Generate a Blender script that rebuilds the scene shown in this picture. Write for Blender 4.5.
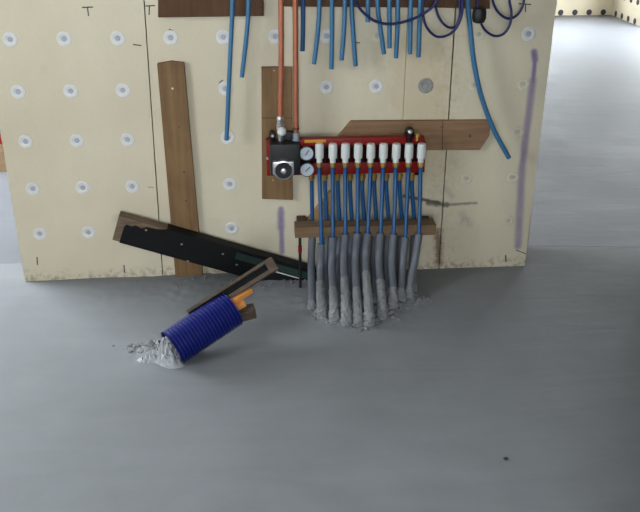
import bpy, bmesh, math, random
from mathutils import Vector, Matrix, Quaternion
from mathutils import noise as mnoise
random.seed(7)
sc = bpy.context.scene
for o in list(bpy.data.objects): bpy.data.objects.remove(o)
C = sc.collection

# ------------------------------------------------------------------ camera
F = 830.0
CAM = Vector((0.915, -3.2653, 1.6169)); PITCH, YAW, ROLL = 0.43896, -0.08006, 0.00433
fw = Vector((-math.sin(YAW)*math.cos(PITCH), math.cos(YAW)*math.cos(PITCH), -math.sin(PITCH)))
r0 = Vector((math.cos(YAW), math.sin(YAW), 0)); u0 = r0.cross(fw)
rt = math.cos(ROLL)*r0 + math.sin(ROLL)*u0
up = -math.sin(ROLL)*r0 + math.cos(ROLL)*u0
cd = bpy.data.cameras.new('camera'); cam = bpy.data.objects.new('camera', cd); C.objects.link(cam)
cd.sensor_width = 36; cd.lens = 36*F/640; cd.clip_start = .05; cd.clip_end = 200
cam.matrix_world = Matrix(((rt.x, up.x, -fw.x, CAM.x), (rt.y, up.y, -fw.y, CAM.y), (rt.z, up.z, -fw.z, CAM.z), (0, 0, 0, 1)))
sc.camera = cam

# ------------------------------------------------------------------ light: overcast daylight through the openings
w = bpy.data.worlds.new('sky'); sc.world = w; w.use_nodes = True
bg = w.node_tree.nodes['Background']; bg.inputs[0].default_value = (0.84, 0.93, 1.0, 1); bg.inputs[1].default_value = 18.0
# room extents (metres): partition face is the plane y = 0, floor z = 0
RX0, RX1, RY0, RY1, RH = -1.6, 5.25, -5.0, 6.77, 2.6
OPEN = {   # openings (a0, a1, z0, z1) along each wall
    'left':  [(-2.9, -1.5, 1.25, 2.4), (0.12, 2.3, 0.0, 2.45)],
    'far':   [(3.5, 5.0, 0.42, 1.4)],
    'right': [(4.4, 5.95, 0.0, 2.1)],
    'near':  [(0.1, 1.25, 0.7, 2.3)],
}
def portal(loc, rot, sx, sz):
    l = bpy.data.lights.new('window_daylight', 'AREA'); l.shape = 'RECTANGLE'; l.size = sx; l.size_y = sz
    l.cycles.is_portal = True
    o = bpy.data.objects.new('window_daylight', l); C.objects.link(o); o.location = loc; o.rotation_euler = rot
H = math.pi/2
for side, lst in OPEN.items():
    for a0, a1, z0, z1 in lst:
        m, zc = (a0+a1)/2, (z0+z1)/2
        if side == 'left': portal((RX0-.25, m, zc), (H, 0, -H), a1-a0, z1-z0)
        if side == 'right': portal((RX1+.25, m, zc), (H, 0, H), a1-a0, z1-z0)
        if side == 'far': portal((m, RY1+.25, zc), (-H, 0, 0), a1-a0, z1-z0)
        if side == 'near': portal((m, RY0-.25, zc), (H, 0, 0), a1-a0, z1-z0)
vs = sc.view_settings
vs.view_transform = 'Standard'; vs.look = 'None'; vs.gamma = 1; vs.use_curve_mapping = False; vs.exposure = 0.06

# ------------------------------------------------------------------ pixel -> place helpers
def ray(u, v): return fw + rt*((u-320)/F) - up*((v-256)/F)
def Wp(u, v, off=0.0):          # point `off` metres in front of the partition face
    d = ray(u, v); return CAM + d*((-off-CAM.y)/d.y)
def G(u, v, z=0.0):             # point at height z over the floor
    d = ray(u, v); return CAM + d*((z-CAM.z)/d.z)

# ------------------------------------------------------------------ materials
def s2l(c): return tuple(((x/255+.055)/1.055)**2.4 if x > 10 else x/255/12.92 for x in c)
MAT = {}
class NT:
    def __init__(s, name):
        s.m = bpy.data.materials.new(name); s.m.use_nodes = True; s.t = s.m.node_tree
        s.b = s.t.nodes['Principled BSDF']; MAT[name] = s.m
    def n(s, kind, **kw):
        x = s.t.nodes.new(kind)
        for k, v in kw.items(): setattr(x, k, v)
        return x
    def l(s, a, b): s.t.links.new(a, b)
    def put(s, sock, val):
        if hasattr(val, 'is_linked') or hasattr(val, 'links'): s.l(val, sock)
        else: sock.default_value = val
    def math(s, op, a, b=None, clamp=False):
        x = s.n('ShaderNodeMath', operation=op); x.use_clamp = clamp
        s.put(x.inputs[0], a)
        if b is not None: s.put(x.inputs[1], b)
        return x.outputs[0]
    def vec(s, op, a, b=None, out=0):
        x = s.n('ShaderNodeVectorMath', operation=op); s.put(x.inputs[0], a)
        if b is not None:
            s.put(x.inputs['Scale'] if op == 'SCALE' else x.inputs[1], b)
        return x.outputs['Value'] if op in ('DOT_PRODUCT', 'LENGTH') else x.outputs[0]
    def pos(s): return s.n('ShaderNodeNewGeometry').outputs['Position']
    def obj(s): return s.n('ShaderNodeTexCoord').outputs['Object']
    def noise(s, co, scale, detail=4, rough=.55):
        x = s.n('ShaderNodeTexNoise'); s.l(co, x.inputs['Vector'])
        x.inputs['Scale'].default_value = scale; x.inputs['Detail'].default_value = detail; x.inputs['Roughness'].default_value = rough
        return x.outputs['Fac']
    def ramp(s, f, stops):
        x = s.n('ShaderNodeValToRGB'); s.l(f, x.inputs[0]); e = x.color_ramp.elements
        while len(e) < len(stops): e.new(.5)
        for i, (p, c) in enumerate(stops): e[i].position = p; e[i].color = (*c, 1)
        return x.outputs[0]
    def mix(s, f, a, b):
        x = s.n('ShaderNodeMix', data_type='RGBA'); s.put(x.inputs[0], f)
        for k, v in ((6, a), (7, b)): s.put(x.inputs[k], (*v, 1) if isinstance(v, tuple) else v)
        return x.outputs[2]
    def smooth(s, v, lo, hi, a=0., b=1.):
        x = s.n('ShaderNodeMapRange', interpolation_type='SMOOTHSTEP'); s.put(x.inputs[0], v)
        x.inputs[1].default_value = lo; x.inputs[2].default_value = hi; x.inputs[3].default_value = a; x.inputs[4].default_value = b
        return x.outputs[0]
    def bump(s, h, strength, dist):
        x = s.n('ShaderNodeBump'); s.l(h, x.inputs['Height']); x.inputs['Strength'].default_value = strength; x.inputs['Distance'].default_value = dist
        s.l(x.outputs[0], s.b.inputs['Normal'])
    def seg(s, p, a, b, half, soft, nz=None, amp=0.):   # soft mask round the segment a-b, in the plane of the wall
        a, b = Vector(a), Vector(b); d = b-a
        q = s.vec('SUBTRACT', p, tuple(a))
        t = s.math('DIVIDE', s.vec('DOT_PRODUCT', q, tuple(d)), d.length_squared, clamp=True)
        dist = s.vec('LENGTH', s.vec('SUBTRACT', q, s.vec('SCALE', tuple(d), t)))
        if nz is not None: dist = s.math('ADD', dist, s.math('MULTIPLY', s.math('SUBTRACT', nz, .5), amp))
        return s.smooth(dist, half-soft, half+soft, 1., 0.)

def plain(name, srgb, rough=.5, metal=0., var=.12, scale=30., bump=0., spec=.5, coat=0.):
    t = NT(name); c = s2l(srgb); co = t.obj(); nz = t.noise(co, scale)
    t.l(t.ramp(nz, [(.25, tuple(x*(1-var) for x in c)), (.75, tuple(min(1, x*(1+var)) for x in c))]), t.b.inputs['Base Color'])
    t.b.inputs['Roughness'].default_value = rough; t.b.inputs['Metallic'].default_value = metal
    t.b.inputs['Specular IOR Level'].default_value = spec; t.b.inputs['Coat Weight'].default_value = coat
    if bump: t.bump(t.noise(co, scale*3), .5, bump)
    return t.m

def wood(name, dark, light, axis, scale=1.0, rough=.75):
    t = NT(name); co = t.pos()
    st = [26., 26., 26.]; st[axis] = 1.6
    mp = t.n('ShaderNodeMapping'); t.l(co, mp.inputs[0]); mp.inputs['Scale'].default_value = [x*scale for x in st]
    g = t.noise(mp.outputs[0], 2.2, 6, .6); k = t.noise(co, 7., 3)
    f = t.math('ADD', t.math('MULTIPLY', g, .65), t.math('MULTIPLY', k, .35))
    t.l(t.ramp(f, [(.32, s2l(dark)), (.68, s2l(light))]), t.b.inputs['Base Color'])
    t.b.inputs['Roughness'].default_value = rough; t.bump(g, .5, .0015)
    return t.m

def wall_mat(name, partition):
    t = NT(name); p3 = t.pos()
    p = t.vec('MULTIPLY', p3, (1, 0, 1)) if partition else p3
    big = t.noise(p3, 2.2, 4); mid = t.noise(p3, 14., 5, .6); fine = t.noise(p3, 160., 3); grain = t.noise(p3, 45, 4, .6)
    col = t.ramp(big, [(.3, s2l((197, 185, 161))), (.7, s2l((209, 198, 175)))])
    col = t.mix(t.smooth(mid, .60, .78, 0., .25), col, s2l((180, 164, 128)))
    if partition:
        z = t.n('ShaderNodeSeparateXYZ'); t.l(p3, z.inputs[0]); X, Z = z.outputs[0], z.outputs[2]
        # specks and grime along the foot of the wall
        low = t.smooth(t.math('ADD', Z, t.math('MULTIPLY', t.math('SUBTRACT', mid, .5), .14)), .0, .06, 1., 0.)
        col = t.mix(t.math('MULTIPLY', low, t.smooth(grain, .42, .62)), col, s2l((160, 150, 128)))
        # brown foam and glue stains round the right-hand joint
        a = Wp(446, 40); b = Wp(440, 264)
        st = t.seg(p, (a.x, 0, a.z), (b.x, 0, b.z), .07, .07, mid, .25)
        col = t.mix(t.math('MULTIPLY', st, t.smooth(grain, .4, .75, 0., .4)), col, s2l((170, 144, 100)))
        a = Wp(438, 232); b = Wp(439, 262)
        st = t.seg(p, (a.x, 0, a.z), (b.x, 0, b.z), .016, .016, grain, .06)
        col = t.mix(t.math('MULTIPLY', st, .8), col, s2l((92, 62, 34)))
        # yellowish patches between the joints
        a = Wp(415, 60); b = Wp(420, 160)
        st = t.seg(p, (a.x, 0, a.z), (b.x, 0, b.z), .11, .06, mid, .3)
        col = t.mix(t.math('MULTIPLY', st, .35), col, s2l((184, 164, 122)))
        # grey scrape
        for (u0_, v0_, u1_, v1_, hw, k, cc) in ((404, 196, 440, 203, .007, .9, (52, 48, 44)), (428, 203, 447, 205, .010, .85, (84, 78, 70)), (444, 205, 476, 203, .006, .7, (104, 98, 88)),
                                           (445, 188, 452, 196, .012, .3, (120, 112, 100)), (462, 214, 470, 224, .015, .35, (140, 134, 122)),
                                           (118, 219, 190, 228, .02, .25, (120, 112, 100))):
            a = Wp(u0_, v0_); b = Wp(u1_, v1_)
            st = t.seg(p, (a.x, 0, a.z), (b.x, 0, b.z), hw, hw*.8, grain, hw*2.2)
            col = t.mix(t.math('MULTIPLY', st, k), col, s2l(cc))
        # violet spray paint
        pm = None
        for (u0_, v0_, u1_, v1_, hw, k) in ((535.5, 55, 533, 82, .009, .8), (533, 80, 522, 168, .014, .66), (522, 168, 518, 246, .016, .6), (534, 52, 535, 60, .012, .85), (281, 209, 282, 252, .011, .72), (281, 212, 281, 228, .014, .75)):
            a = Wp(u0_, v0_); b = Wp(u1_, v1_)
            st = t.seg(p, (a.x, 0, a.z), (b.x, 0, b.z), hw, hw*.75, mid, .012)
            st = t.math('MULTIPLY', st, k); pm = st if pm is None else t.math('MAXIMUM', pm, st)
        col = t.mix(t.math('MULTIPLY', pm, t.smooth(mid, .2, .6, .7, 1.)), col, s2l((88, 62, 136)))
    t.l(col, t.b.inputs['Base Color']); t.b.inputs['Roughness'].default_value = .7
    t.bump(t.math('ADD', t.math('MULTIPLY', fine, .35), t.math('ADD', grain, mid)), .35, .004)
    return t.m

def concrete(name, c0, c1, rough, bumpd):
    t = NT(name); p = t.pos()
    a = t.noise(p, .9, 4); b = t.noise(p, 5., 6, .65); g = t.noise(p, 90., 4, .6)
    wv = t.n('ShaderNodeTexNoise'); mp = t.n('ShaderNodeMapping'); t.l(p, mp.inputs[0]); mp.inputs['Scale'].default_value = (1.2, 5.5, 1); mp.inputs['Rotation'].default_value = (0, 0, .5)
    t.l(mp.outputs[0], wv.inputs['Vector']); wv.inputs['Scale'].default_value = 1.6; wv.inputs['Detail'].default_value = 5; wv.inputs['Distortion'].default_value = 1.2
    f = t.math('ADD', t.math('MULTIPLY', a, .45), t.math('ADD', t.math('MULTIPLY', b, .3), t.math('MULTIPLY', wv.outputs['Fac'], .25)))
    col = t.ramp(f, [(.34, s2l(c0)), (.66, s2l(c1))])
    col = t.mix(t.smooth(g, .62, .8, 0., .25), col, s2l((96, 97, 98)))
    t.l(col, t.b.inputs['Base Color'])
    t.l(t.smooth(f, .35, .65, rough-.06, rough+.08), t.b.inputs['Roughness'])
    t.b.inputs['Specular IOR Level'].default_value = .45
    t.bump(t.math('ADD', t.math('MULTIPLY', g, .12), t.math('ADD', b, wv.outputs['Fac'])), .3, bumpd)
    return t.m

wall_mat('insulation', True); wall_mat('insulation_far', False)
concrete('screed', (108, 110, 114), (127, 129, 132), .66, .006)
concrete('screed_rear', (97, 98, 103), (113, 114, 119), .6, .006)  # rear floor, slightly darker base grey than the front one
concrete('splash_pale', (118, 119, 121), (164, 165, 167), .6, .006)
concrete('splash', (92, 93, 95), (134, 135, 137), .6, .006)
concrete('raw_concrete', (128, 126, 122), (150, 148, 144), .85, .01)
wood('timber_v', (96, 68, 40), (132, 102, 66), 2)
wood('timber_h', (112, 82, 56), (148, 114, 84), 0)
wood('timber_rail', (92, 70, 46), (134, 106, 76), 0)
wood('timber_red', (58, 33, 14), (92, 58, 28), 2)
wood('timber_pale', (146, 112, 66), (184, 146, 94), 0)
wood('timber_dark', (44, 34, 28), (94, 76, 60), 0)
wood('timber_end', (80, 64, 48), (126, 104, 82), 0)
wood('timber_orange', (196, 116, 46), (226, 156, 84), 0)
plain('plug_white', (208, 206, 202), .5); plain('plug_dot', (158, 160, 176), .5); plain('plug_pale', (202, 194, 172), .6); plain('plug_pale_dot', (176, 170, 164), .6); plain('plug_grey', (140, 138, 132), .8, var=.3)
plain('plug_dark', (52, 44, 58), .7)
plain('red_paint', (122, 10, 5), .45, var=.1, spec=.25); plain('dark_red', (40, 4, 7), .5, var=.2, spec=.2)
plain('black_plastic', (9, 9, 11), .55, var=.2); plain('silver', (190, 190, 190), .35, .85)
plain('white_plastic', (206, 208, 205), .4, var=.04); plain('brass', (190, 150, 78), .35, .8)
plain('gauge_face', (176, 184, 192), .4); plain('gauge_rim', (96, 100, 106), .35, .6)
plain('ochre', (196, 130, 34), .6)
plain('blue_pipe', (50, 104, 142), .42, var=.08, scale=8); plain('deep_blue_pipe', (2, 72, 122), .42, var=.1, scale=8)
plain('copper', (172, 102, 76), .42, .35, var=.12)
plain('navy', (13, 19, 78), .45); plain('grey_conduit', (96, 99, 107), .5, var=.1)
plain('rib_crest', (26, 48, 132), .4, spec=.3); plain('blue_ribbed', (2, 7, 84), .3, var=.1, spec=.35); plain('black_film', (10, 12, 12), .6, var=.4, spec=.2)
plain('green_film', (10, 40, 30), .55, var=.3); plain('pencil', (70, 64, 60), .8)
plain('gap', (60, 48, 36), .9); plain('joint_line', (120, 104, 82), .9); plain('grey_fitting', (150, 160, 172), .4, .3)

# ------------------------------------------------------------------ mesh helpers
def new(name, bm, mats, parent=None, smooth=False):
    me = bpy.data.meshes.new(name); bmesh.ops.recalc_face_normals(bm, faces=bm.faces[:]); bm.to_mesh(me); bm.free()
    for m in (mats if isinstance(mats, (list, tuple)) else [mats]): me.materials.append(MAT[m])
    if smooth:
        for p in me.polygons: p.use_smooth = True
        try: me.set_sharp_from_angle(angle=math.radians(40))
        except Exception: pass
    o = bpy.data.objects.new(name, me); C.objects.link(o)
    if parent is not None:
        o.parent = parent; o.matrix_parent_inverse = Matrix.Translation(-parent.location) if parent.type == 'EMPTY' else Matrix()
    return o
def copy_at(src, loc, parent, rot=None):
    o = src.copy(); C.objects.link(o); o.parent = parent; o.matrix_parent_inverse = src.matrix_parent_inverse.copy(); o.location = loc
    if rot: o.rotation_euler = rot
    return o
def thing(name, label, cat, loc=(0, 0, 0), group=None):
    o = bpy.data.objects.new(name, None); C.objects.link(o); o.location = loc; o.empty_display_size = .05
    return tag(o, label, cat, group)
def tag(o, label, cat, group=None):
    o['label'] = label; o['category'] = cat
    if group: o['group'] = group
    return o
def struct(o, label=None, cat=None):
    o['kind'] = 'structure'
    if label: o['label'] = label
    if cat: o['category'] = cat
    return o
def box(bm, x0, x1, y0, y1, z0, z1, bev=0., mi=0):
    g = bmesh.ops.create_cube(bm, size=1)['verts']
    for v in g: v.co = Vector(((x0+x1)/2+v.co.x*(x1-x0), (y0+y1)/2+v.co.y*(y1-y0), (z0+z1)/2+v.co.z*(z1-z0)))
    fs = {f for v in g for f in v.link_faces}
    if bev:
        r = bmesh.ops.bevel(bm, geom=list({e for f in fs for e in f.edges}), offset=bev, segments=2, affect='EDGES', profile=.6)
        fs = set(r['faces']) | {f for f in fs if f.is_valid}
    for f in fs:
        if f.is_valid: f.material_index = mi
def prism(bm, pts, y0, y1, mi=0, bev=0.):      # outline (x, z) extruded along y
    a = [bm.verts.new((x, y0, z)) for x, z in pts]; b = [bm.verts.new((x, y1, z)) for x, z in pts]; n = len(pts)
    fs = [bm.faces.new(a), bm.faces.new(b[::-1])] + [bm.faces.new((a[i], b[i], b[(i+1) % n], a[(i+1) % n])) for i in range(n)]
    if bev:
        bmesh.ops.recalc_face_normals(bm, faces=fs)
        bmesh.ops.bevel(bm, geom=list({e for f in fs for e in f.edges}), offset=bev, segments=1, affect='EDGES')
    else:
        for f in fs: f.material_index = mi
def spline(pts, n=8):
    pts = [Vector(p) for p in pts]
    if len(pts) < 3: return [pts[0].lerp(pts[-1], i/n) for i in range(n+1)]
    P = [pts[0]*2-pts[1]] + pts + [pts[-1]*2-pts[-2]]; out = []
    for i in range(1, len(P)-2):
        a, b, c, d = P[i-1:i+3]
        for k in range(n):
            t = k/n; out.append(.5*((2*b)+(c-a)*t+(2*a-5*b+4*c-d)*t*t+(3*b-a-3*c+d)*t*t*t))
    return out+[pts[-1]]
def tube(bm, pts, r, seg=12, mi=0, hollow=0.):
    pts = [Vector(p) for p in pts]; rs = r if isinstance(r, (list, tuple)) else [r]*len(pts)
    T = [((pts[min(i+1, len(pts)-1)]-pts[max(i-1, 0)]).normalized()) for i in range(len(pts))]
    nrm = T[0].orthogonal().normalized(); rings = []
    for i, p in enumerate(pts):
        nrm = (nrm - T[i]*nrm.dot(T[i])).normalized(); bi = T[i].cross(nrm)
        rings.append([bm.verts.new(p+(nrm*math.cos(2*math.pi*k/seg)+bi*math.sin(2*math.pi*k/seg))*rs[i]) for k in range(seg)])
    fs = []
    for a, b in zip(rings, rings[1:]):
        fs += [bm.faces.new((a[k], a[(k+1) % seg], b[(k+1) % seg], b[k])) for k in range(seg)]
    for ring, i in ((rings[0], 0), (rings[-1], -1)):
        if hollow:
            c = pts[i]; ins = pts[i] - T[i]*(hollow*1.5 if i == -1 else -hollow*1.5)
            r1 = [bm.verts.new(c+(v.co-c)*.7) for v in ring]; r2 = [bm.verts.new(ins+(v.co-c)) for v in r1]
            for A, B in ((ring, r1), (r1, r2)): fs += [bm.faces.new((A[k], A[(k+1) % seg], B[(k+1) % seg], B[k])) for k in range(seg)]
            fs.append(bm.faces.new(r2))
        else: fs.append(bm.faces.new(ring))
    for f in fs: f.material_index = mi
def lathe(bm, base, axis, prof, seg=20, mi=0):     # prof: (distance along axis, radius)
    axis = Vector(axis).normalized(); base = Vector(base)
    pts = []; rs = []
    n = axis.orthogonal().normalized(); bi = axis.cross(n); rings = []
    for d, r in prof: rings.append([bm.verts.new(base+axis*d+(n*math.cos(2*math.pi*k/seg)+bi*math.sin(2*math.pi*k/seg))*max(r, 1e-4)) for k in range(seg)])
    fs = [bm.faces.new((a[k], a[(k+1) % seg], b[(k+1) % seg], b[k])) for a, b in zip(rings, rings[1:]) for k in range(seg)]
    fs += [bm.faces.new(rings[0]), bm.faces.new(rings[-1])]
    for f in fs: f.material_index = mi
def obox(bm, c, ax, ay, az, sx, sy, sz, bev=0., mi=0):   # oriented box
    m = Matrix((ax, ay, az)).transposed(); n0 = len(bm.verts)
    b2 = bmesh.new(); box(b2, -sx/2, sx/2, -sy/2, sy/2, -sz/2, sz/2, bev, mi)
    me = bpy.data.meshes.new('t'); b2.to_mesh(me); b2.free(); n0 = len(bm.verts); bm.from_mesh(me); bpy.data.meshes.remove(me)
    bm.verts.ensure_lookup_table()
    for v in bm.verts[n0:]: v.co = Vector(c) + m @ v.co

# ------------------------------------------------------------------ floor: one screed slab with soft mounds
MOUNDS = [(1.13, -.33, .10, .014), (1.24, -.37, .12, .016), (1.33, -.38, .12, .016), (1.42, -.33, .10, .014), (1.52, -.27, .09, .012), (.55, -.62, .10, .02), (.62, -.05, .18, .012), (.25, -.03, .2, .006), (.95, -.05, .2, .012)]
def floor_z(x, y):
    z = 0.0015*mnoise.noise((x*3, y*3, 0))
    for mx, my, mr, mh in MOUNDS:
        d = ((x-mx)**2+(y-my)**2)/(mr*mr)
        if d < 9: z += mh*math.exp(-d)*(1+.5*mnoise.noise((x*30, y*30, 3)))
    return z
def lines(lo, hi, dlo, dhi, coarse, fine):
    out = []; t = lo
    while t < dlo: out.append(t); t += coarse
    t = dlo
    while t < dhi: out.append(t); t += fine
    t = dhi
    while t < hi: out.append(t); t += coarse
    return out+[hi]
def pour_edge(x): return .222 - .10*(x-2.1) if x > 1.9 else .19       # construction joint on the line of the partition
xs = lines(RX0-.3, RX1+.3, .2, 1.75, .15, .012); ys = lines(RY0-.3, .15, -.85, .1, .15, .012)
verts = [(x, y, floor_z(x, y)) for y in ys for x in xs]; nx = len(xs)
faces = [(j*nx+i, j*nx+i+1, (j+1)*nx+i+1, (j+1)*nx+i) for j in range(len(ys)-1) for i in range(nx-1)]
base = len(verts) - nx
for i, x in enumerate(xs): verts[base+i] = (x, pour_edge(x), 0.)
me = bpy.data.meshes.new('floor'); me.from_pydata(verts, [], faces); me.materials.append(MAT['screed'])
for p in me.polygons: p.use_smooth = True
fl = bpy.data.objects.new('floor', me); C.objects.link(fl); struct(fl, 'smooth dark grey freshly poured screed floor in front of the partition', 'floor')
bm = bmesh.new(); fx = [RX0-.3+i*(RX1-RX0+.6)/40 for i in range(41)]
va = [bm.verts.new((x, pour_edge(x)-.002, .0004)) for x in fx]; vb = [bm.verts.new((x, RY1+.3, .0004)) for x in fx]; vc = [bm.verts.new((x, pour_edge(x)-.002, -.03)) for x in fx]
for i in range(40): bm.faces.new((va[i], va[i+1], vb[i+1], vb[i])); bm.faces.new((vc[i], vc[i+1], va[i+1], va[i]))
fr = new('floor', bm, 'screed_rear'); struct(fr, 'separate pour of grey screed floor behind the partition', 'floor')

# ------------------------------------------------------------------ room shell
bm = bmesh.new(); box(bm, RX0-.3, RX1+.3, RY0-.3, RY1+.3, RH, RH+.2)
struct(new('ceiling', bm, 'raw_concrete'), 'raw concrete ceiling', 'ceiling')
def shell(side, axis, at0, at1, lo, hi):
    bm = bmesh.new(); t = lo
    def put(a0, a1, z0, z1):
        if a1-a0 < 1e-4 or z1-z0 < 1e-4: return
        if axis == 'x': box(bm, a0, a1, at0, at1, z0, z1)
        else: box(bm, at0, at1, a0, a1, z0, z1)
    for a0, a1, z0, z1 in OPEN[side]:
        put(t, a0, -.05, RH); put(a0, a1, -.05, z0); put(a0, a1, z1, RH); t = a1
    put(t, hi, -.05, RH)
    return struct(new('wall_'+side, bm, 'insulation_far'), 'cream insulated outer wall with window openings, %s side' % side, 'wall')
wl = shell('left', 'y', RX0-.3, RX0, RY0-.3, RY1+.3); wr = shell('right', 'y', RX1, RX1+.3, RY0-.3, RY1+.3)
wfar = shell('far', 'x', RY1, RY1+.3, RX0, RX1); wn = shell('near', 'x', RY0-.3, RY0, RX0, RX1)
# dark fixing plugs of the outer walls
bm = bmesh.new(); lathe(bm, (0, 0, 0), (0, -1, 0), [(0, .034), (.004, .034), (.006, .03)], 12); pf = new('plug', bm, 'plug_dark', wfar, True)
first = True
for j, z in enumerate((.035, .245, .455)):
    for i in range(12):
        x = G(560+.3, 15.5).x + (i-4)*.176
        if x > RX1-.06: continue
        if first: pf.location = (x, RY1, z); first = False
        else: copy_at(pf, (x, RY1, z), wfar)
bm = bmesh.new(); lathe(bm, (0, 0, 0), (-1, 0, 0), [(0, .034), (.004, .034), (.006, .03)], 12); pr = new('plug', bm, 'plug_dark', wr, True)
first = True
for z in (.035, .245, .455):
    for i in range(14):
        y = RY1-.12-i*.18
        if first: pr.location = (RX1, y, z); first = False
        else: copy_at(pr, (RX1, y, z), wr)

# ------------------------------------------------------------------ partition wall
WX0, WX1 = -.092, 2.098
bm = bmesh.new(); box(bm, WX0+.012, WX1-.012, .062, .165, -.03, RH)
wall = struct(new('wall_partition', bm, 'gap'), 'free-standing cream foam-board partition wall with fixing plugs', 'wall')
def seam(u0_, v0_, u1_, v1_):      # x of a joint at height z, from two pixels on it
    a, b = Wp(u0_, v0_), Wp(u1_, v1_)
    return lambda z: a.x + (b.x-a.x)*(z-a.z)/(b.z-a.z)
s1 = seam(144, 0, 163, 279); s2 = seam(453, 50, 439, 265); sA = seam(405.5, 60, 404, 120)
mid1 = s1(.5); mid2 = s2(.5); midA = sA(.9)
def edge(fx, rough, seed, n=60):
    return [(fx(i/n*(RH)-.02)+rough*mnoise.noise((i*.9, seed, 0)), -.02+i/n*RH) for i in range(n+1)]
def panel(name, lf, rf, lr, rr, seed):
    L = edge(lf, lr, seed); R = edge(rf, rr, seed+9)
    bm = bmesh.new(); prism(bm, L[::-1]+R, 0, .06); bmesh.ops.triangulate(bm, faces=[f for f in bm.faces if len(f.verts) > 4])
    return new('insulation_panel', bm, 'insulation', wall)
g = .0019
panel('p', lambda z: WX0, lambda z: s1(.5)+(s1(1)-s1(0))*(z-.5)*1.0-g, .006, .0006, 1)
panel('p', lambda z: s1(.5)+(s1(1)-s1(0))*(z-.5)+g, lambda z: midA-.0007, .0006, .0008, 2)
panel('p', lambda z: midA+.0007, lambda z: s2(.5)+(s2(1)-s2(0))*(z-.5)-g, .0008, .003, 3)
panel('p', lambda z: s2(.5)+(s2(1)-s2(0))*(z-.5)+g, lambda z: WX1, .003, .003, 4)
bm = bmesh.new(); prism(bm, [(WX0, -.02), (WX1, -.02), (WX1, RH-.01), (WX0, RH-.01)], .165, .215); new('insulation_panel', bm, 'insulation_far', wall)

# unseen wall and lintel added right of the frame to block rear daylight
bm = bmesh.new(); box(bm, 2.78, RX1, 0, .215, -.02, RH); box(bm, WX1, 2.78, 0, .215, 2.12, RH)
struct(new('wall_added_blocker', bm, 'insulation_far'), 'unseen cream wall and lintel added right of the frame to block rear daylight', 'wall')
# unseen wall added behind the camera to shade the floor at right
bm = bmesh.new(); box(bm, 1.6, RX1, -2.4, -2.25, -.02, RH)
struct(new('wall_added_shade', bm, 'raw_concrete'), 'unseen bare concrete wall added behind the camera to shade the right floor', 'wall')
# plugs on a 20 cm grid
def plug_mesh(m0, m1, R=.0285):
    bm = bmesh.new(); lathe(bm, (0, 0, 0), (0, -1, 0), [(-.004, R), (.0015, R), (.0025, R-.002), (.0025, R*.5), (.001, R*.42)], 22, 0)
    lathe(bm, (0, -.0008, 0), (0, -1, 0), [(0, R*.36), (.0022, R*.33), (.0026, R*.2)], 14, 1)
    return new('plug', bm, [m0, m1], wall, True)
boards_px = [(155, 60, 206, 285), (258, 60, 300, 204), (333, 116, 494, 155), (154, -60, 268, 18), (280, -60, 494, 12), (264, 138, 428, 180)]
def covered(p):
    for a, b, c, d in boards_px:
        # project p
        dv = p-CAM; zz = dv.dot(fw); u = 320+F*dv.dot(rt)/zz; v = 256-F*dv.dot(up)/zz
        if a-6 < u < c+6 and b-6 < v < d+6: return True
    return False
pg = None; pgrey = None; ppale = None
for j in range(0, 12):
    for i in range(11):
        p = Vector((i*.2, 0, j*.2+.021))
        if covered(p) or j == 0 or (i, j) == (8, 5): continue
        if (i, j) == (8, 4): plug_mesh('plug_grey', 'plug_grey', .031).location = p; continue
        if i in (5, 6, 7, 8) and j < 3 : continue
        if i == 9 and j in (1, 2) or i == 10 and j < 2:
            if pgrey is None: pgrey = plug_mesh('insulation', 'plug_pale_dot', .024); pgrey.location = p
            else: copy_at(pgrey, p, wall)
            continue
        if i >= 7 and (i, j) not in ((10, 5), (7, 4)):
            if ppale is None: ppale = plug_mesh('plug_pale', 'plug_pale_dot', .024); ppale.location = p
            else: copy_at(ppale, p, wall)
            continue
        if pg is None: pg = plug_mesh('plug_white', 'plug_dot'); pg.location = p
        else: copy_at(pg, p, wall)
# pencil marks
def stroke(pts, wd=.0045, parent=wall, off=.0):
    bm = bmesh.new()
    for (a, b) in pts:
        A, B = Wp(*a, off), Wp(*b, off); d = (B-A).normalized(); n = Vector((-d.z, 0, d.x))*wd/2
        prism(bm, [((A+n).x, (A+n).z), ((B+n).x, (B+n).z), ((B-n).x, (B-n).z), ((A-n).x, (A-n).z)], -off-.0006, -off+.0005)
    new('pencil_mark', bm, 'pencil', parent)
stroke([((82, 7.5), (93, 7)), ((87.5, 7), (88.5, 16))]); stroke([((145.5, 6), (155, 5.5)), ((149.5, 6), (149, 15))])
stroke([((133, 44.5), (141.5, 45.5))]); stroke([((518.5, 3.5), (531, 4.5)), ((525.5, 4), (525.5, 12))]); stroke([((354, 42), (360, 43))])
stroke([((169, 29.5), (173, 31))], .006); stroke([((219, 83), (223, 80))], .004)
stroke([((37, 257), (37.5, 265))], .005); stroke([((124, 265), (124.5, 273))], .005); stroke([((505.5, 255), (506, 262))], .006); stroke([((516, 250), (526, 254))], .004)
stroke([((148, 187), (154, 187.5))], .002)
stroke([((408, 163), (412, 165))], .005)

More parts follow.
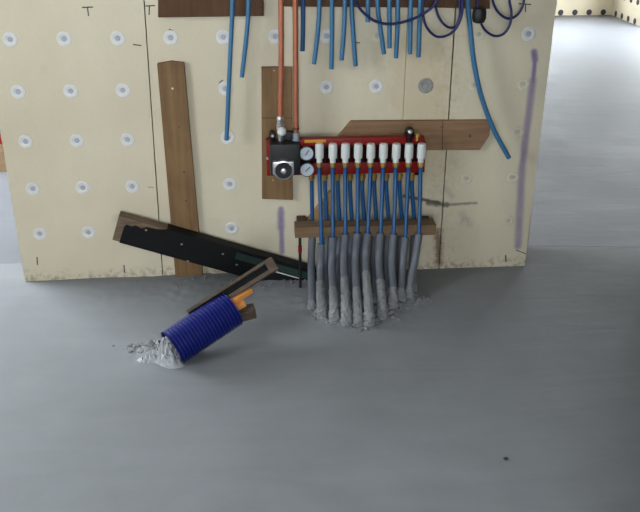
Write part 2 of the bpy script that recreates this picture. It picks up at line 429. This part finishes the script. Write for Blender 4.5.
# ------------------------------------------------------------------ boards fixed to the wall
def board(label, px, th, mat, name='plank', off=0., group=None, bev=.0015):
    bm = bmesh.new(); prism(bm, [(Wp(u, v, off+th).x, Wp(u, v, off+th).z) for u, v in px], -off-th, -off, bev=bev)
    return tag(new(name, bm, mat), label, 'board', group)
bA = board('tall brown upright plank against the left of the wall', [(157, 64), (171, 61.5), (184, 63), (203, 277.5), (175.5, 278)], .024, 'timber_v')
bB = board('short upright plank behind the pump and copper pipes', [(261.5, 67.5), (292, 67.5), (292, 120), (293, 200), (262, 199)], .022, 'timber_v')
stroke([((262, 118), (292.5, 118))], .004, bB, .022)
bC = board('horizontal plank with cut corners behind the manifold\'s right end', [(351, 121.5), (420, 121), (491, 120.5), (489.5, 136), (480, 150), (400, 150.5), (335, 151), (334, 142)], .022, 'timber_h')
stroke([((442.5, 121), (442.5, 150)), ((440, 127), (444, 127))], .003, bC, .022); stroke([((390, 133.5), (408, 133.5))], .002, bC, .022)
bm = bmesh.new(); p = Wp(470, 136, .0225); lathe(bm, p, (0, -1, 0), [(-.002, .006), (.0006, .006), (.0008, .004)], 10); new('knot', bm, 'timber_dark', bC)
bD = board('dark reddish board at the top edge, left of the copper pipes', [(158, -30), (263, -30), (264, 16), (158, 17.5)], .03, 'timber_red')
stroke([((215, 5), (225, 5)), ((219.5, 5), (220, 12))], .004, bD, .03)
bE = board('long dark reddish board at the top edge behind the hanging pipes', [(284, -30), (490, -30), (490, 9), (466, 9), (462, 8), (284, 6.5)], .03, 'timber_red')
def nail(u, v, parent, off, r=.004, mat='silver'):
    bm = bmesh.new(); lathe(bm, Wp(u, v, off), (0, -1, 0), [(-.004, r*.6), (0, r*.6), (.0005, r), (.002, r*.8)], 10); new('nail', bm, mat, parent, True)
nail(172.5, 88.5, bA, .024, .0045, 'white_plastic'); nail(184, 172, bA, .024, .004, 'pencil'); nail(186, 201, bA, .024, .004, 'pencil'); nail(179, 127, bA, .024, .003, 'pencil')
nail(274, 70.5, bB, .022, .003); nail(278, 102, bB, .022, .004, 'pencil'); nail(273, 180, bB, .022, .003)

# ------------------------------------------------------------------ blue pipe ends hanging down
PR = .0087
ORD = ['first', 'second', 'third', 'fourth', 'fifth', 'sixth', 'seventh', 'eighth', 'ninth', 'tenth', 'eleventh', 'twelfth']
def hang(label, px, off, r=PR, mat='blue_pipe', name='hanging_pipe', cat='pipe', group='blue pipe ends hanging down the wall', hollow=True, end_off=None):
    n = len(px); pts = [Wp(u, v, off + ((end_off-off)*i/(n-1) if end_off is not None else 0)) for i, (u, v) in enumerate(px)]
    d = pts[0]-pts[1]; t = pts[0] + Vector((d.x*.6, 0, .25)); top = Vector((t.x, -off, RH))
    bm = bmesh.new(); tube(bm, spline([top, top.lerp(t, .6), t]+pts, 8), r, 12, hollow=r if hollow else 0)
    return tag(new(name, bm, mat, smooth=True), label, cat, group)
hang('long straight blue pipe left of the copper pipes, ending farthest down', [(232.5, 0), (230, 60), (226.5, 140)], .07)
hang('short blue pipe just left of the copper pipes', [(248.5, 0), (246.5, 35), (241.8, 77)], .075)
hl = [([(303, 0), (303, 26), (302.5, 51)], 'dark blue pipe end right beside the right copper pipe', 'deep_blue_pipe'),
      ([(319.5, 0), (318, 30), (314, 64)], 'blue pipe end second to the right of the copper pipes', 0),
      ([(332, 0), (332, 30), (331.5, 69)], 'blue pipe end third to the right of the copper pipes', 0),
      ([(345, 0), (344, 30), (341.5, 60)], 'blue pipe end fourth to the right of the copper pipes', 0),
      ([(351.5, 0), (353, 30), (355.5, 66)], 'blue pipe end fifth to the right of the copper pipes', 0),
      ([(368, 0), (368, 10), (368, 22)], 'shortest blue pipe end, barely reaching below the top board', 0),
      ([(377.5, 0), (380, 25), (384, 54)], 'blue pipe end slanting right, crossed by the navy cable', 0),
      ([(389.5, 0), (389.5, 24), (389.5, 48)], 'blue pipe end fourth from right among the straight ones', 0),
      ([(398, 0), (397.5, 25), (396, 58)], 'blue pipe end third from right among the straight ones', 0),
      ([(411, 0), (410.5, 25), (410, 54)], 'second blue pipe end left of the navy cable loops', 0),
      ([(420.3, 0), (419.5, 25), (418.5, 57)], 'blue pipe end nearest the left side of the navy cable loops', 0)]
for k, (px, lab, m) in enumerate(hl): hang(lab, px, .07+.012*(k % 2), mat=m or 'blue_pipe')
hang('long blue pipe curving down to the right past the horizontal plank', [(468, 0), (470.5, 30), (474, 62), (481, 95), (493, 128), (509, 158)], .075, .0098, group=None)

# ------------------------------------------------------------------ navy cables
def cable(label, px, off, r=.0048, tops=(True, True), extra=None):
    pts = [Wp(u, v, off) for u, v in px]; L = list(pts)
    if tops[0]: L = [Vector((pts[0].x, -off, RH)), Vector((pts[0].x, -off, pts[0].z+.3)), pts[0]+Vector((0, 0, .06))] + L
    if tops[1]: L = L + [pts[-1]+Vector((0, 0, .06)), Vector((pts[-1].x, -off, pts[-1].z+.3)), Vector((pts[-1].x, -off, RH))]
    bm = bmesh.new(); tube(bm, spline(L, 8), r, 10)
    t = thing('cable', label, 'cable', (pts[0].x, -off, pts[0].z), 'navy cables looping below the top board')
    new('cord', bm, 'navy', t, True); return t
cable('navy cable sagging in a wide loop across the hanging pipes', [(353.5, -4), (358, 6), (366, 15), (376, 21.5), (388, 24), (401, 22.5), (416, 17.5), (430, 9), (438, -2)], .105, .0052)
cable('navy cable in the larger, lower loop left of the long curved pipe', [(423.5, 0), (423, 14), (426, 26), (433, 34.5), (440, 37), (449, 34.5), (457, 27), (462, 14), (462.5, 0)], .10)
cable('navy cable in the smaller, upper loop left of the long curved pipe', [(435.5, -2), (437, 12), (442, 22), (449, 27.5), (456, 26), (460, 14), (459.5, 0)], .09)
ct = cable('navy cable with a black plug, looping right of the long curved pipe', [(478, 0), (478.5, 12), (480.5, 22), (486, 31), (495, 36), (504, 33.5), (510, 24), (511.5, 12), (509.5, 0)], .09)
bm = bmesh.new(); p = Wp(479.3, 15, .09)
lathe(bm, p+Vector((0, 0, -.03)), (0, 0, 1), [(0, .012), (.004, .021), (.018, .0265), (.042, .026), (.054, .022), (.058, .011)], 18)
new('connector', bm, 'black_plastic', ct, True)
cable('navy cable in the rightmost loop, beside the pencilled T mark', [(492.5, -2), (495, 7), (500, 14), (508, 18.5), (516, 16), (522, 8), (524.5, -3)], .08)

# ------------------------------------------------------------------ copper pipes
for (u0_, u1_, v1_, lab) in ((281, 280.3, 119, 'left of the two copper pipes, running down to the white valve'), (295.3, 296, 133, 'right of the two copper pipes, ending in a grey coupling')):
    a, b = Wp(u0_, 0, .10), Wp(u1_, v1_, .10); e = Vector((a.x, a.y, RH))
    bm = bmesh.new(); tube(bm, spline([e, a, b], 4), .0105, 16)
    t = thing('copper_pipe', lab, 'pipe', (e.x, e.y, a.z), 'copper pipes feeding the manifold'); new('tube', bm, 'copper', t, True)
    if u0_ < 290:
        bm = bmesh.new(); lathe(bm, b+Vector((0, 0, .008)), (0, 0, -1), [(-.004, .0115), (0, .014), (.012, .0145), (.014, .0125), (.026, .0125), (.028, .0155), (.05, .0155), (.052, .012), (.10, .011)], 8)
        new('coupling', bm, 'silver', t, True)
        bm = bmesh.new(); bmesh.ops.create_uvsphere(bm, u_segments=18, v_segments=12, radius=.0185); o = Wp(281.8, 131.5, .125)
        for v in bm.verts: v.co += o
        new('valve_cap', bm, 'white_plastic', t, True)
    else:
        bm = bmesh.new(); lathe(bm, b+Vector((0, 0, .022)), (0, 0, -1), [(0, .013), (.006, .013)], 12); new('ring', bm, 'timber_dark', t, True)
        bm = bmesh.new(); lathe(bm, b, (0, 0, -1), [(-.002, .011), (0, .0135), (.018, .0135), (.019, .012), (.022, .012), (.023, .0145), (.036, .0145), (.038, .011), (.06, .01)], 10); new('coupling', bm, 'grey_fitting', t, True)

# ------------------------------------------------------------------ manifold
mo = Wp(345, 157, .09); man = thing('heating_manifold', 'red underfloor heating manifold with pump, gauges and white valve caps', 'manifold', tuple(Wp(266, 172, .05)))
def rb(name, u0_, v0_, u1_, v1_, y0, y1, mat, bev=.003, parent=man):
    a, b = Wp(u0_, v0_, y1), Wp(u1_, v1_, y1); bm = bmesh.new(); box(bm, a.x, b.x, -y1, -y0, b.z, a.z, bev); return new(name, bm, mat, parent, True)
rb('supply_bar', 300, 139.5, 424, 144, .075, .112, 'red_paint')
rb('return_bar', 266.5, 164.5, 424.5, 172.5, .05, .085, 'red_paint')
rb('pump_plate', 266, 140.5, 301, 175, .045, .078, 'red_paint')
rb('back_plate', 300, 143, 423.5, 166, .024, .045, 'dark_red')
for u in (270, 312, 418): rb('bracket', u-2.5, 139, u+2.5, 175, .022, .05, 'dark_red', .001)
rb('yellow_strip', 304.5, 139.8, 326, 142.5, .112, .1135, 'ochre', .0004); rb('yellow_strip', 387, 138, 405, 139.6, .08, .10, 'ochre', .0004); rb('yellow_strip', 340, 139, 352, 140, .08, .10, 'ochre', .0004)
# pump
a, b = Wp(269.3, 144.5, .15), Wp(301, 176, .15); bm = bmesh.new()
box(bm, a.x, b.x, -.15, -.07, b.z, a.z, .016); new('pump_body', bm, 'black_plastic', man, True)
c = Wp(283.4, 169.2, .15); R_ = .040
bm = bmesh.new()
box(bm, c.x-.042, c.x+.042, -.166, -.145, c.z-.02, c.z+.036, .006)
lathe(bm, c+Vector((0, .005, 0)), (0, -1, 0), [(0, .042), (.012, .042), (.019, .040), (.021, .036)], 28)
hd = new('pump_head', bm, 'silver', man, True)
bm = bmesh.new(); lathe(bm, c+Vector((0, -.012, 0)), (0, -1, 0), [(0, .033), (.006, .033), (.010, .031), (.010, .027)], 28); new('dial', bm, 'black_plastic', hd, True)
bm = bmesh.new(); lathe(bm, c+Vector((0, -.020, 0)), (0, -1, 0), [(0, .012), (.008, .011), (.009, .008)], 16); new('knob', bm, 'silver', hd, True)
for s in (-.012, .008):
    bm = bmesh.new(); box(bm, c.x+s, c.x+s+.006, c.y-.0235, c.y-.021, c.z+.019, c.z+.026, .0005); new('dial_mark', bm, 'dark_red', hd)
p = Wp(267.5, 158.2, .08); bm = bmesh.new(); lathe(bm, p, (0, -1, 0), [(-.01, .005), (.004, .0055), (.007, .004)], 12); new('screw', bm, 'silver', man, True)
# gauges
for gu, gv, ang in ((306.5, 153.5, -.7), (307, 169.8, -.9)):
    p = Wp(gu, gv, .135); bm = bmesh.new()
    lathe(bm, p+Vector((0, .055, 0)), (0, -1, 0), [(0, .008), (.028, .008), (.03, .026), (.054, .0285), (.058, .0285), (.058, .0262), (.0545, .0258)], 28)
    gz = new('gauge', bm, 'gauge_rim', man, True)
    bm = bmesh.new(); lathe(bm, p+Vector((0, .002, 0)), (0, -1, 0), [(0, .0262), (.003, .0262)], 28); new('dial_face', bm, 'gauge_face', gz, True)
    bm = bmesh.new(); d = Vector((math.cos(ang+1.7), 0, math.sin(ang+1.7))); obox(bm, p+Vector((0, -.0025, 0))+d*.004, d, Vector((0, 1, 0)), d.cross(Vector((0, 1, 0))), .026, .001, .003); new('needle', bm, 'black_plastic', gz)
p = Wp(272.5, 135.5, .10); bm = bmesh.new(); lathe(bm, p+Vector((0, .03, 0)), (0, -1, 0), [(0, .013), (.03, .0145), (.036, .011), (.037, .007)], 14); kn = new('filling_knob', bm, 'black_plastic', man, True)
bm = bmesh.new(); lathe(bm, p+Vector((0, -.005, 0)), (0, -1, 0), [(0, .007), (.004, .005)], 10); new('knob_cap', bm, 'silver', kn, True)
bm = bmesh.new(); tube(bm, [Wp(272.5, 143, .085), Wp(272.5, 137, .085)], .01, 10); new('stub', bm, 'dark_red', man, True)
rb('valve_block', 284, 132.5, 294, 142, .06, .09, 'black_plastic', .003)
bm = bmesh.new(); tube(bm, [Wp(281, 143.5, .09), Wp(281, 138, .1)], .011, 10); new('union', bm, 'brass', man, True)
# air vent at the right end
p = Wp(409.5, 131.8, .11); bm = bmesh.new(); lathe(bm, p+Vector((0, 0, -.04)), (0, 0, 1), [(0, .014), (.022, .015), (.024, .02), (.036, .02)], 14); av = new('air_vent', bm, 'dark_red', man, True)
bm = bmesh.new(); bmesh.ops.create_uvsphere(bm, u_segments=16, v_segments=10, radius=.0175)
for v in bm.verts: v.co += p+Vector((0, 0, .004))
new('vent_ball', bm, 'black_plastic', av, True)
bm = bmesh.new(); lathe(bm, p+Vector((0, -.012, .004)), (0, -1, .3), [(0, .0095), (.006, .009), (.008, .006)], 14); new('vent_cap', bm, 'silver', av, True)
p = Wp(417, 139.5, .11); bm = bmesh.new(); lathe(bm, p, (0, 0, 1), [(-.004, .008), (.008, .008), (.010, .0105), (.022, .0105), (.024, .006)], 6); new('brass_plug', bm, 'brass', man, True)
# valve caps, unions and rear fittings
CU = [319.4, 332.8, 345.3, 358, 370.6, 383.2, 396, 408.6, 421]; RU = [311.8, 325.2, 338, 350.2, 362.5, 374.6, 386.8, 400, 412.5]
OFC, OFR = .125, .07
def cap_at(u, src=None):
    base = Wp(u, 158, OFC)
    if src: return [copy_at(s, Vector(base), man) for s in src]
    out = []
    bm = bmesh.new(); prof = [(-.002, .0125), (0, .0165), (.006, .0175), (.045, .0175), (.056, .0165), (.060, .0145), (.0605, .008)]
    lathe(bm, (0, 0, 0), (0, 0, 1), prof, 24); out.append(new('valve_cap', bm, 'white_plastic', man, True))
    bm = bmesh.new(); lathe(bm, (0, 0, 0), (0, 0, -1), [(-.003, .0115), (.014, .0115), (.015, .0125), (.017, .0125)], 14, 0)
    out.append(new('valve_neck', bm, 'white_plastic', man, True))
    bm = bmesh.new(); lathe(bm, (0, 0, -.016), (0, 0, -1), [(0, .0115), (.002, .0135), (.016, .0135), (.018, .011), (.022, .0105)], 6, 0)
    box(bm, -.009, .009, 0, OFC-.08, -.02, -.003, .002)
    out.append(new('union_nut', bm, 'brass', man, False))
    for o in out: o.location = base
    return out
src = cap_at(CU[0])
for u in CU[1:]: cap_at(u, src)
bm = bmesh.new(); lathe(bm, (0, 0, 0), (0, 0, -1), [(-.012, .009), (.004, .009), (.005, .0125), (.018, .0125), (.020, .0105), (.028, .0105)], 8); rf = new('rear_union', bm, 'brass', man)
rf.location = Wp(RU[0], 173.5, OFR)
for u in RU[1:]: copy_at(rf, Wp(u, 173.5, OFR), man)
# dark flow tubes between the two bars
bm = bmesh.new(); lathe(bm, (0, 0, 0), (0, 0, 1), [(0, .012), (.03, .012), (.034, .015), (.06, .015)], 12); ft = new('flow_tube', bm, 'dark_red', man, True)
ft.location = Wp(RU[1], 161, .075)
for u in RU[2:]: copy_at(ft, Wp(u, 161, .075), man)

# ------------------------------------------------------------------ timber rail under the manifold
SO = .17      # front of the rail
a, b = Wp(295, 228, SO), Wp(436.5, 225, SO)
rail = thing('support_rail', 'brown timber rail under the manifold holding the pipes', 'rail', (a.x, -SO, 0))
bm = bmesh.new(); az = Vector((0, 0, 1)); ax = Vector((b.x-a.x, 0, b.z-a.z)); L = ax.length; ax.normalize(); ay = Vector((0, 1, 0)); az = ax.cross(ay)
obox(bm, (a+b)/2+Vector((0, .035, 0))-az*.022, ax, ay, az, L, .07, .046, .002); new('batten', bm, 'timber_rail', rail)
for uu, yy in ((303.5, 0), (431, 0)):
    q = Wp(uu, 236, SO); bm = bmesh.new(); box(bm, q.x-.02, q.x+.02, -SO+.07, -.001, q.z-.01, q.z+.022, .002); new('spacer_block', bm, 'timber_dark', rail)
q = Wp(300, 239, SO-.02); bm = bmesh.new(); tube(bm, [q+Vector((0, 0, .02)), Vector((q.x, q.y, -.01))], .006, 8); rod = new('threaded_rod', bm, 'black_plastic', rail, True)
bm = bmesh.new(); lathe(bm, Vector((q.x, q.y, q.z-.03)), (0, 0, -1), [(0, .008), (.03, .008)], 10); new('red_sleeve', bm, 'red_paint', rod, True)
# wooden gusset behind the pipes
bm = bmesh.new(); prism(bm, [(Wp(u, v, .03).x, Wp(u, v, .03).z) for u, v in ((302, 227), (317, 208), (330, 192), (332.5, 194), (332.5, 212), (322, 227))], -.03, -.001, bev=.001)
tag(new('wood_offcut', bm, 'timber_pale'), 'yellowish slanted wood offcut against the wall behind the leftmost blue pipes', 'wood')

# ------------------------------------------------------------------ loop pipes and grey sleeves
TOPS = [(321.3, 243.8), (332.8, 236.9), (345.3, 233.8), (357.5, 232.8), (367.8, 232.8), (380.6, 232.8), (393.8, 233.8), (405.3, 236.9), (418.8, 233.8)]
BOTS = [(321.9, 314), (334.4, 317), (346.6, 320), (357.8, 320), (369.4, 321), (382.2, 314), (393.4, 306), (401.6, 299), (410.3, 297)]
CR = .0158
def crust(path, parent, k0, seed):
    bm = bmesh.new(); n = len(path); pts = path[k0:]; rs = []
    sg = 24; pts = spline(pts, 3); tube(bm, pts, [CR+.0006+.011*(i/len(pts))**1.6 for i in range(len(pts))], sg)
    for v in bm.verts:
        c = min(pts, key=lambda q: (q-v.co).length); d = v.co-c
        v.co = c + d*(1+.14*mnoise.noise((v.co.x*70+seed, v.co.y*70, v.co.z*70))+.32*mnoise.noise((v.co.x*190+seed, v.co.y*190, v.co.z*190))+.05)
    return new('cement_crust', bm, 'splash', parent, True)
places = ['leftmost', 'second from left', 'third from left', 'fourth from left', 'middle', 'fourth from right', 'third from right', 'second from right', 'rightmost']
for i, (cu, tp, bt) in enumerate(zip(CU, TOPS, BOTS)):
    c0 = Wp(cu, 166, OFC); t0 = Wp(*tp, SO+.022); g0 = G(*bt, .02)
    bm = bmesh.new(); tdir = (g0-t0).normalized()
    m1 = t0 + Vector((0, -.02, -.11)); m1.x = t0.x + (g0.x-t0.x)*.35
    path = spline([t0, m1, Vector((g0.x, g0.y+.02, .06)), Vector((g0.x, g0.y-.008, -.015))], 10)
    ins = path[3]
    tube(bm, spline([c0+Vector((0, 0, .012)), c0+Vector((0, 0, -.04)), Wp((cu*.45+tp[0]*.55), 205, (OFC+SO+.02)/2), t0+Vector((0, 0, .012)), ins], 8), .0085, 12)
    tag(new('loop_pipe', bm, 'deep_blue_pipe', smooth=True), 'front blue heating pipe below a white cap, %s of nine' % places[i], 'pipe', 'front blue pipes under the white caps')
    bm = bmesh.new(); tube(bm, path, CR, 14, hollow=CR*.5)
    t = thing('pipe_sleeve', 'grey protective sleeve in the front row, %s of nine, crusted with cement' % places[i], 'sleeve', (g0.x, g0.y, 0), 'grey sleeves in the front row')
    new('sleeve_tube', bm, 'grey_conduit', t, True)
    crust(path, t, [14, 16, 14, 16, 13, 15, 18, 20, 20][i], i*3.1)
for i, u in enumerate(RU):
    r0_ = Wp(u, 179, OFR); te = Wp(u+(1.5 if i else .5), 236, .085); bt = G(u+(1 if i else .5), [309, 308, 309, 309, 309, 306, 300, 294, 292][i], .01)
    path = spline([te, Vector((te.x*.6+bt.x*.4, -.13, te.z*.55)), Vector((bt.x, bt.y+.02, .05)), Vector((bt.x, bt.y, -.015))], 8)
    bm = bmesh.new(); tube(bm, spline([r0_+Vector((0, 0, .01)), r0_+Vector((0, 0, -.04)), te+Vector((0, .005, .06)), te, path[2]], 8), .0085, 12)
    tag(new('loop_pipe', bm, 'deep_blue_pipe', smooth=True), 'rear blue heating pipe below a brass nut, %s of nine' % places[i], 'pipe', 'rear blue pipes of the manifold')
    bm = bmesh.new(); tube(bm, path, CR, 12, hollow=CR*.5)
    t = thing('pipe_sleeve', 'grey protective sleeve in the shadowed rear row, %s of nine' % places[i], 'sleeve', (bt.x, bt.y, 0), 'grey sleeves in the rear row'); new('sleeve_tube', bm, 'grey_conduit', t, True)
    crust(path, t, 17, 50+i)

# cement splatter: loose crumbs round the sleeves and the ribbed tube
def splatter(label, spots, n):
    bm = bmesh.new()
    for k in range(n):
        x, y, sx, sy, sz = random.choice(spots)
        px_, py_ = random.gauss(x, sx), random.gauss(y, sy)
        if py_ > -.015: continue
        s = random.uniform(.4, 1)**2*sz
        q = bmesh.ops.create_icosphere(bm, subdivisions=1, radius=s)['verts']
        o = Vector((px_, py_, floor_z(px_, py_)+s*.12)); f = (random.uniform(.7, 1.6), random.uniform(.7, 1.6), random.uniform(.5, .9))
        for v in q: v.co = o + Vector((v.co.x*f[0], v.co.y*f[1], v.co.z*f[2]))*(1+.35*random.uniform(-1, 1))
    o = new('cement_splatter', bm, 'splash', smooth=True); o['kind'] = 'stuff'; tag(o, label, 'cement')
sp = []
for bt in BOTS: q = G(*bt, .01); sp += [(q.x, q.y, .018, .018, .013), (q.x, q.y-.015, .03, .022, .007), (q.x, q.y-.01, .035, .02, .005)]
splatter('lumpy grey cement splashed round the feet of the sleeves', sp, 1500)
q = G(150, 349); splatter('pale wet cement lumps at the buried end of the blue ribbed tube', [(q.x, q.y, .03, .02, .016), (q.x+.05, q.y, .04, .025, .016), (q.x+.10, q.y-.03, .03, .012, .012), (q.x-.03, q.y, .05, .02, .008)], 150)
q = G(200, 283); q2 = G(290, 282); splatter('fine grey cement crumbs along the foot of the wall', [(q.x, -.04, .1, .02, .007), (q2.x, -.06, .06, .03, .010), (.95, -.12, .08, .04, .006), (.55, -.1, .2, .04, .004), (1.3, -.1, .3, .04, .004)], 260)

# ------------------------------------------------------------------ black-faced plank leaning along the wall
e0, e1 = Wp(115.5, 228, .085), Wp(312, 283, .085)
ax = (e1-e0).normalized(); ay = Vector((0, 1, 0)); az = ax.cross(ay).normalized()
Ld = (e1-e0).length; hh = .112
duct = thing('coated_plank', 'thick plank with a black coated face slanting down along the wall into the screed', 'plank', (e1.x, e1.y, 0))
bm = bmesh.new(); obox(bm, (e0+e1)/2+Vector((0, .028, 0)), ax, ay, az, Ld, .056, hh, .002); new('timber_core', bm, 'timber_end', duct)
def on_face(s, t): return e0+ax*s+az*t       # s along, t across
pts = [(.030, -.052), (.032, .018), (.04, .030), (.06, .026), (.075, .036), (.10, .030), (.12, .043), (.16, .046), (.20, .0575), (Ld, .0575), (Ld, -.0575), (.03, -.0575)]
bm = bmesh.new(); top = [bm.verts.new(on_face(*p)+Vector((0, -.0045, 0))) for p in pts]; bot = [bm.verts.new(on_face(*p)+Vector((0, .002, 0))) for p in pts]
bm.faces.new(top); bm.faces.new(bot[::-1])
for i in range(len(pts)): bm.faces.new((top[i], top[(i+1) % len(pts)], bot[(i+1) % len(pts)], bot[i]))
obox(bm, (e0+e1)/2+ax*.10+az*.0575+Vector((0, .027, 0)), ax, ay, az, Ld-.2, .058, .003)
new('black_coating', bm, 'black_film', duct)
bm = bmesh.new(); obox(bm, e0+ax*(Ld*.80)+az*.03+Vector((0, -.006, 0)), ax, ay, az, Ld*.42, .006, .03, .001); gr = new('green_edge', bm, 'green_film', duct)
bm = bmesh.new(); obox(bm, e0+ax*(Ld*.86)+az*.008+Vector((0, -.006, 0)), ax, ay, az, Ld*.16, .004, .004); new('white_line', bm, 'plug_white', duct)
for s, t in ((.275, .012), (.32, -.055), (.45, .02), (.12, .03), (.52, -.01)):
    bm = bmesh.new(); bmesh.ops.create_icosphere(bm, subdivisions=1, radius=.0045)
    for v in bm.verts: v.co = on_face(s, t)+Vector((v.co.x*1.3, v.co.y*.6-.005, v.co.z))
    new('cement_speck', bm, 'timber_pale' if s < .3 else 'splash', duct, True)

# ------------------------------------------------------------------ blue ribbed tube with wood stuck in it
B0 = G(173, 347.5, .058); B1 = G(231.5, 309.3, .135); ad = (B1-B0).normalized()
tb = thing('ribbed_tube', 'blue ribbed plastic tube sticking slantwise out of the screed', 'tube', (B0.x, B0.y, 0))
bm = bmesh.new(); RT = .069; start = B0-ad*.005; Lt = (B1-start).length; nr = 20; path = []; rr = []
for k in range(nr*6+1):
    path.append(start+ad*(Lt*(k//6+(0, .1, .22, .5, .78, .9)[k % 6])/nr)); rr.append(RT-(0, .0004, .004, .0045, .004, .0004)[k % 6])
sg = 32; nrm = ad.orthogonal().normalized(); bi = ad.cross(nrm); rings = []
def ring(p, r): return [bm.verts.new(p+(nrm*math.cos(2*math.pi*k/sg)+bi*math.sin(2*math.pi*k/sg))*r) for k in range(sg)]
rings = [ring(p, r) for p, r in zip(path, rr)] + [ring(path[-1], RT-.009), ring(path[0], RT-.009)]
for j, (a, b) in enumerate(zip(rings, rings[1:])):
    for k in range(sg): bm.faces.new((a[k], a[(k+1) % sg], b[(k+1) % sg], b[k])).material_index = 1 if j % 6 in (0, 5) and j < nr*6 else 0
new('tube_wall', bm, ['blue_ribbed', 'rib_crest'], tb, True)  # second material is a lighter blue along the rib crests
# cement heap that holds the buried end
hc = Vector((B0.x, B0.y, 0)); bm = bmesh.new(); NU, NV = 110, 80; gv = {}
for j in range(NV+1):
    for i in range(NU+1):
        x_, y_ = (i/NU-.62)*.40, (j/NV-.5)*.28
        h = .085*math.exp(-((x_+.016)/.036)**2-((y_-.016)/.042)**2) + .028*math.exp(-((x_+.08)/.05)**2-((y_-.005)/.024)**2) + .018*math.exp(-((x_-.005)/.03)**2-((y_+.034)/.016)**2)
        h *= 1+.35*mnoise.noise((x_*55, y_*55, 1.3))+.45*mnoise.noise((x_*150, y_*150, 4.1))
        gv[i, j] = bm.verts.new((hc.x+x_, hc.y+y_, h-.003))
for j in range(NV):
    for i in range(NU): bm.faces.new((gv[i, j], gv[i+1, j], gv[i+1, j+1], gv[i, j+1]))
tag(new('cement_heap', bm, 'splash_pale', smooth=True), 'pale lumpy cement heap around the low end of the blue ribbed tube', 'cement')
# dark channel of two laths lying on the tube
E0 = G(190, 317, .12); E1 = G(271, 265.5, .285); cx = (E1-E0).normalized(); cyv = Vector((0, .55, .83)); cyv = (cyv-cx*cyv.dot(cx)).normalized(); cz = cx.cross(cyv)
ch = thing('wood_channel', 'dark weathered wooden channel lying along the top of the blue tube', 'wood', (E1.x, E1.y, 0))
Lc = (E1-E0).length; mdl = (E0+E1)/2
bm = bmesh.new(); obox(bm, mdl+cyv*.021-cz*.006, cx, cyv, cz, Lc, .012, .030, .002); new('upper_lath', bm, 'timber_dark', ch)
bm = bmesh.new(); obox(bm, mdl-cyv*.017-cz*.006, cx, cyv, cz, Lc, .016, .03, .002); new('lower_lath', bm, 'timber_dark', ch)
bm = bmesh.new(); obox(bm, mdl-cz*.020, cx, cyv, cz, Lc*.98, .032, .012, .001); new('channel_floor', bm, 'black_film', ch)
bm = bmesh.new(); obox(bm, E1+cx*.002-cz*.004, cx, cyv, cz, .035, .054, .036, .005); new('end_block', bm, 'timber_dark', ch)
def stick(name, lab, mat, u0_, v0_, z0, u1_, v1_, z1, wd, th, cat='wood'):
    a, b = G(u0_, v0_, z0), G(u1_, v1_, z1); x_ = (b-a).normalized(); y_ = Vector((0, 1, .25)); y_ = (y_-x_*y_.dot(x_)).normalized(); z_ = x_.cross(y_)
    bm = bmesh.new(); obox(bm, (a+b)/2, x_, y_, z_, (b-a).length, wd, th, .003)
    return tag(new(name, bm, mat), lab, cat)
stick('wood_stick', 'longer orange-brown stick in the mouth of the blue tube', 'timber_orange', 215, 312, .15, 251, 289, .20, .030, .02)
stick('wood_stick', 'short yellow-orange stick stub in the mouth of the blue tube', 'timber_orange', 220, 316, .13, 245, 303, .165, .022, .02)
stick('wood_stick', 'dark brown wood stub poking from the lower mouth of the blue tube', 'timber_dark', 226, 318, .11, 255, 310.5, .135, .045, .04)

# ------------------------------------------------------------------ bits behind the left end of the wall, and a stone
p = G(-6, 172); bm = bmesh.new(); box(bm, p.x-.6, p.x+.09, p.y, p.y+.12, 0, .16, .004); tag(new('timber_beam', bm, 'timber_rail'), 'brown timber beam lying behind the left end of the wall', 'beam')
bm = bmesh.new(); box(bm, p.x-.14, p.x+.085, p.y+.02, p.y+.1, .16, .195, .006)
tag(new('box', bm, 'red_paint', smooth=True), 'small red box on the beam behind the left wall end', 'box')
p = G(505.5, 459.3); bm = bmesh.new(); bmesh.ops.create_icosphere(bm, subdivisions=2, radius=.006)
for v in bm.verts: v.co = p + Vector((v.co.x*1.2, v.co.y, v.co.z*.7+.003))*1.0
tag(new('pebble', bm, 'timber_dark', smooth=True), 'tiny dark pebble alone on the screed at lower right', 'pebble')
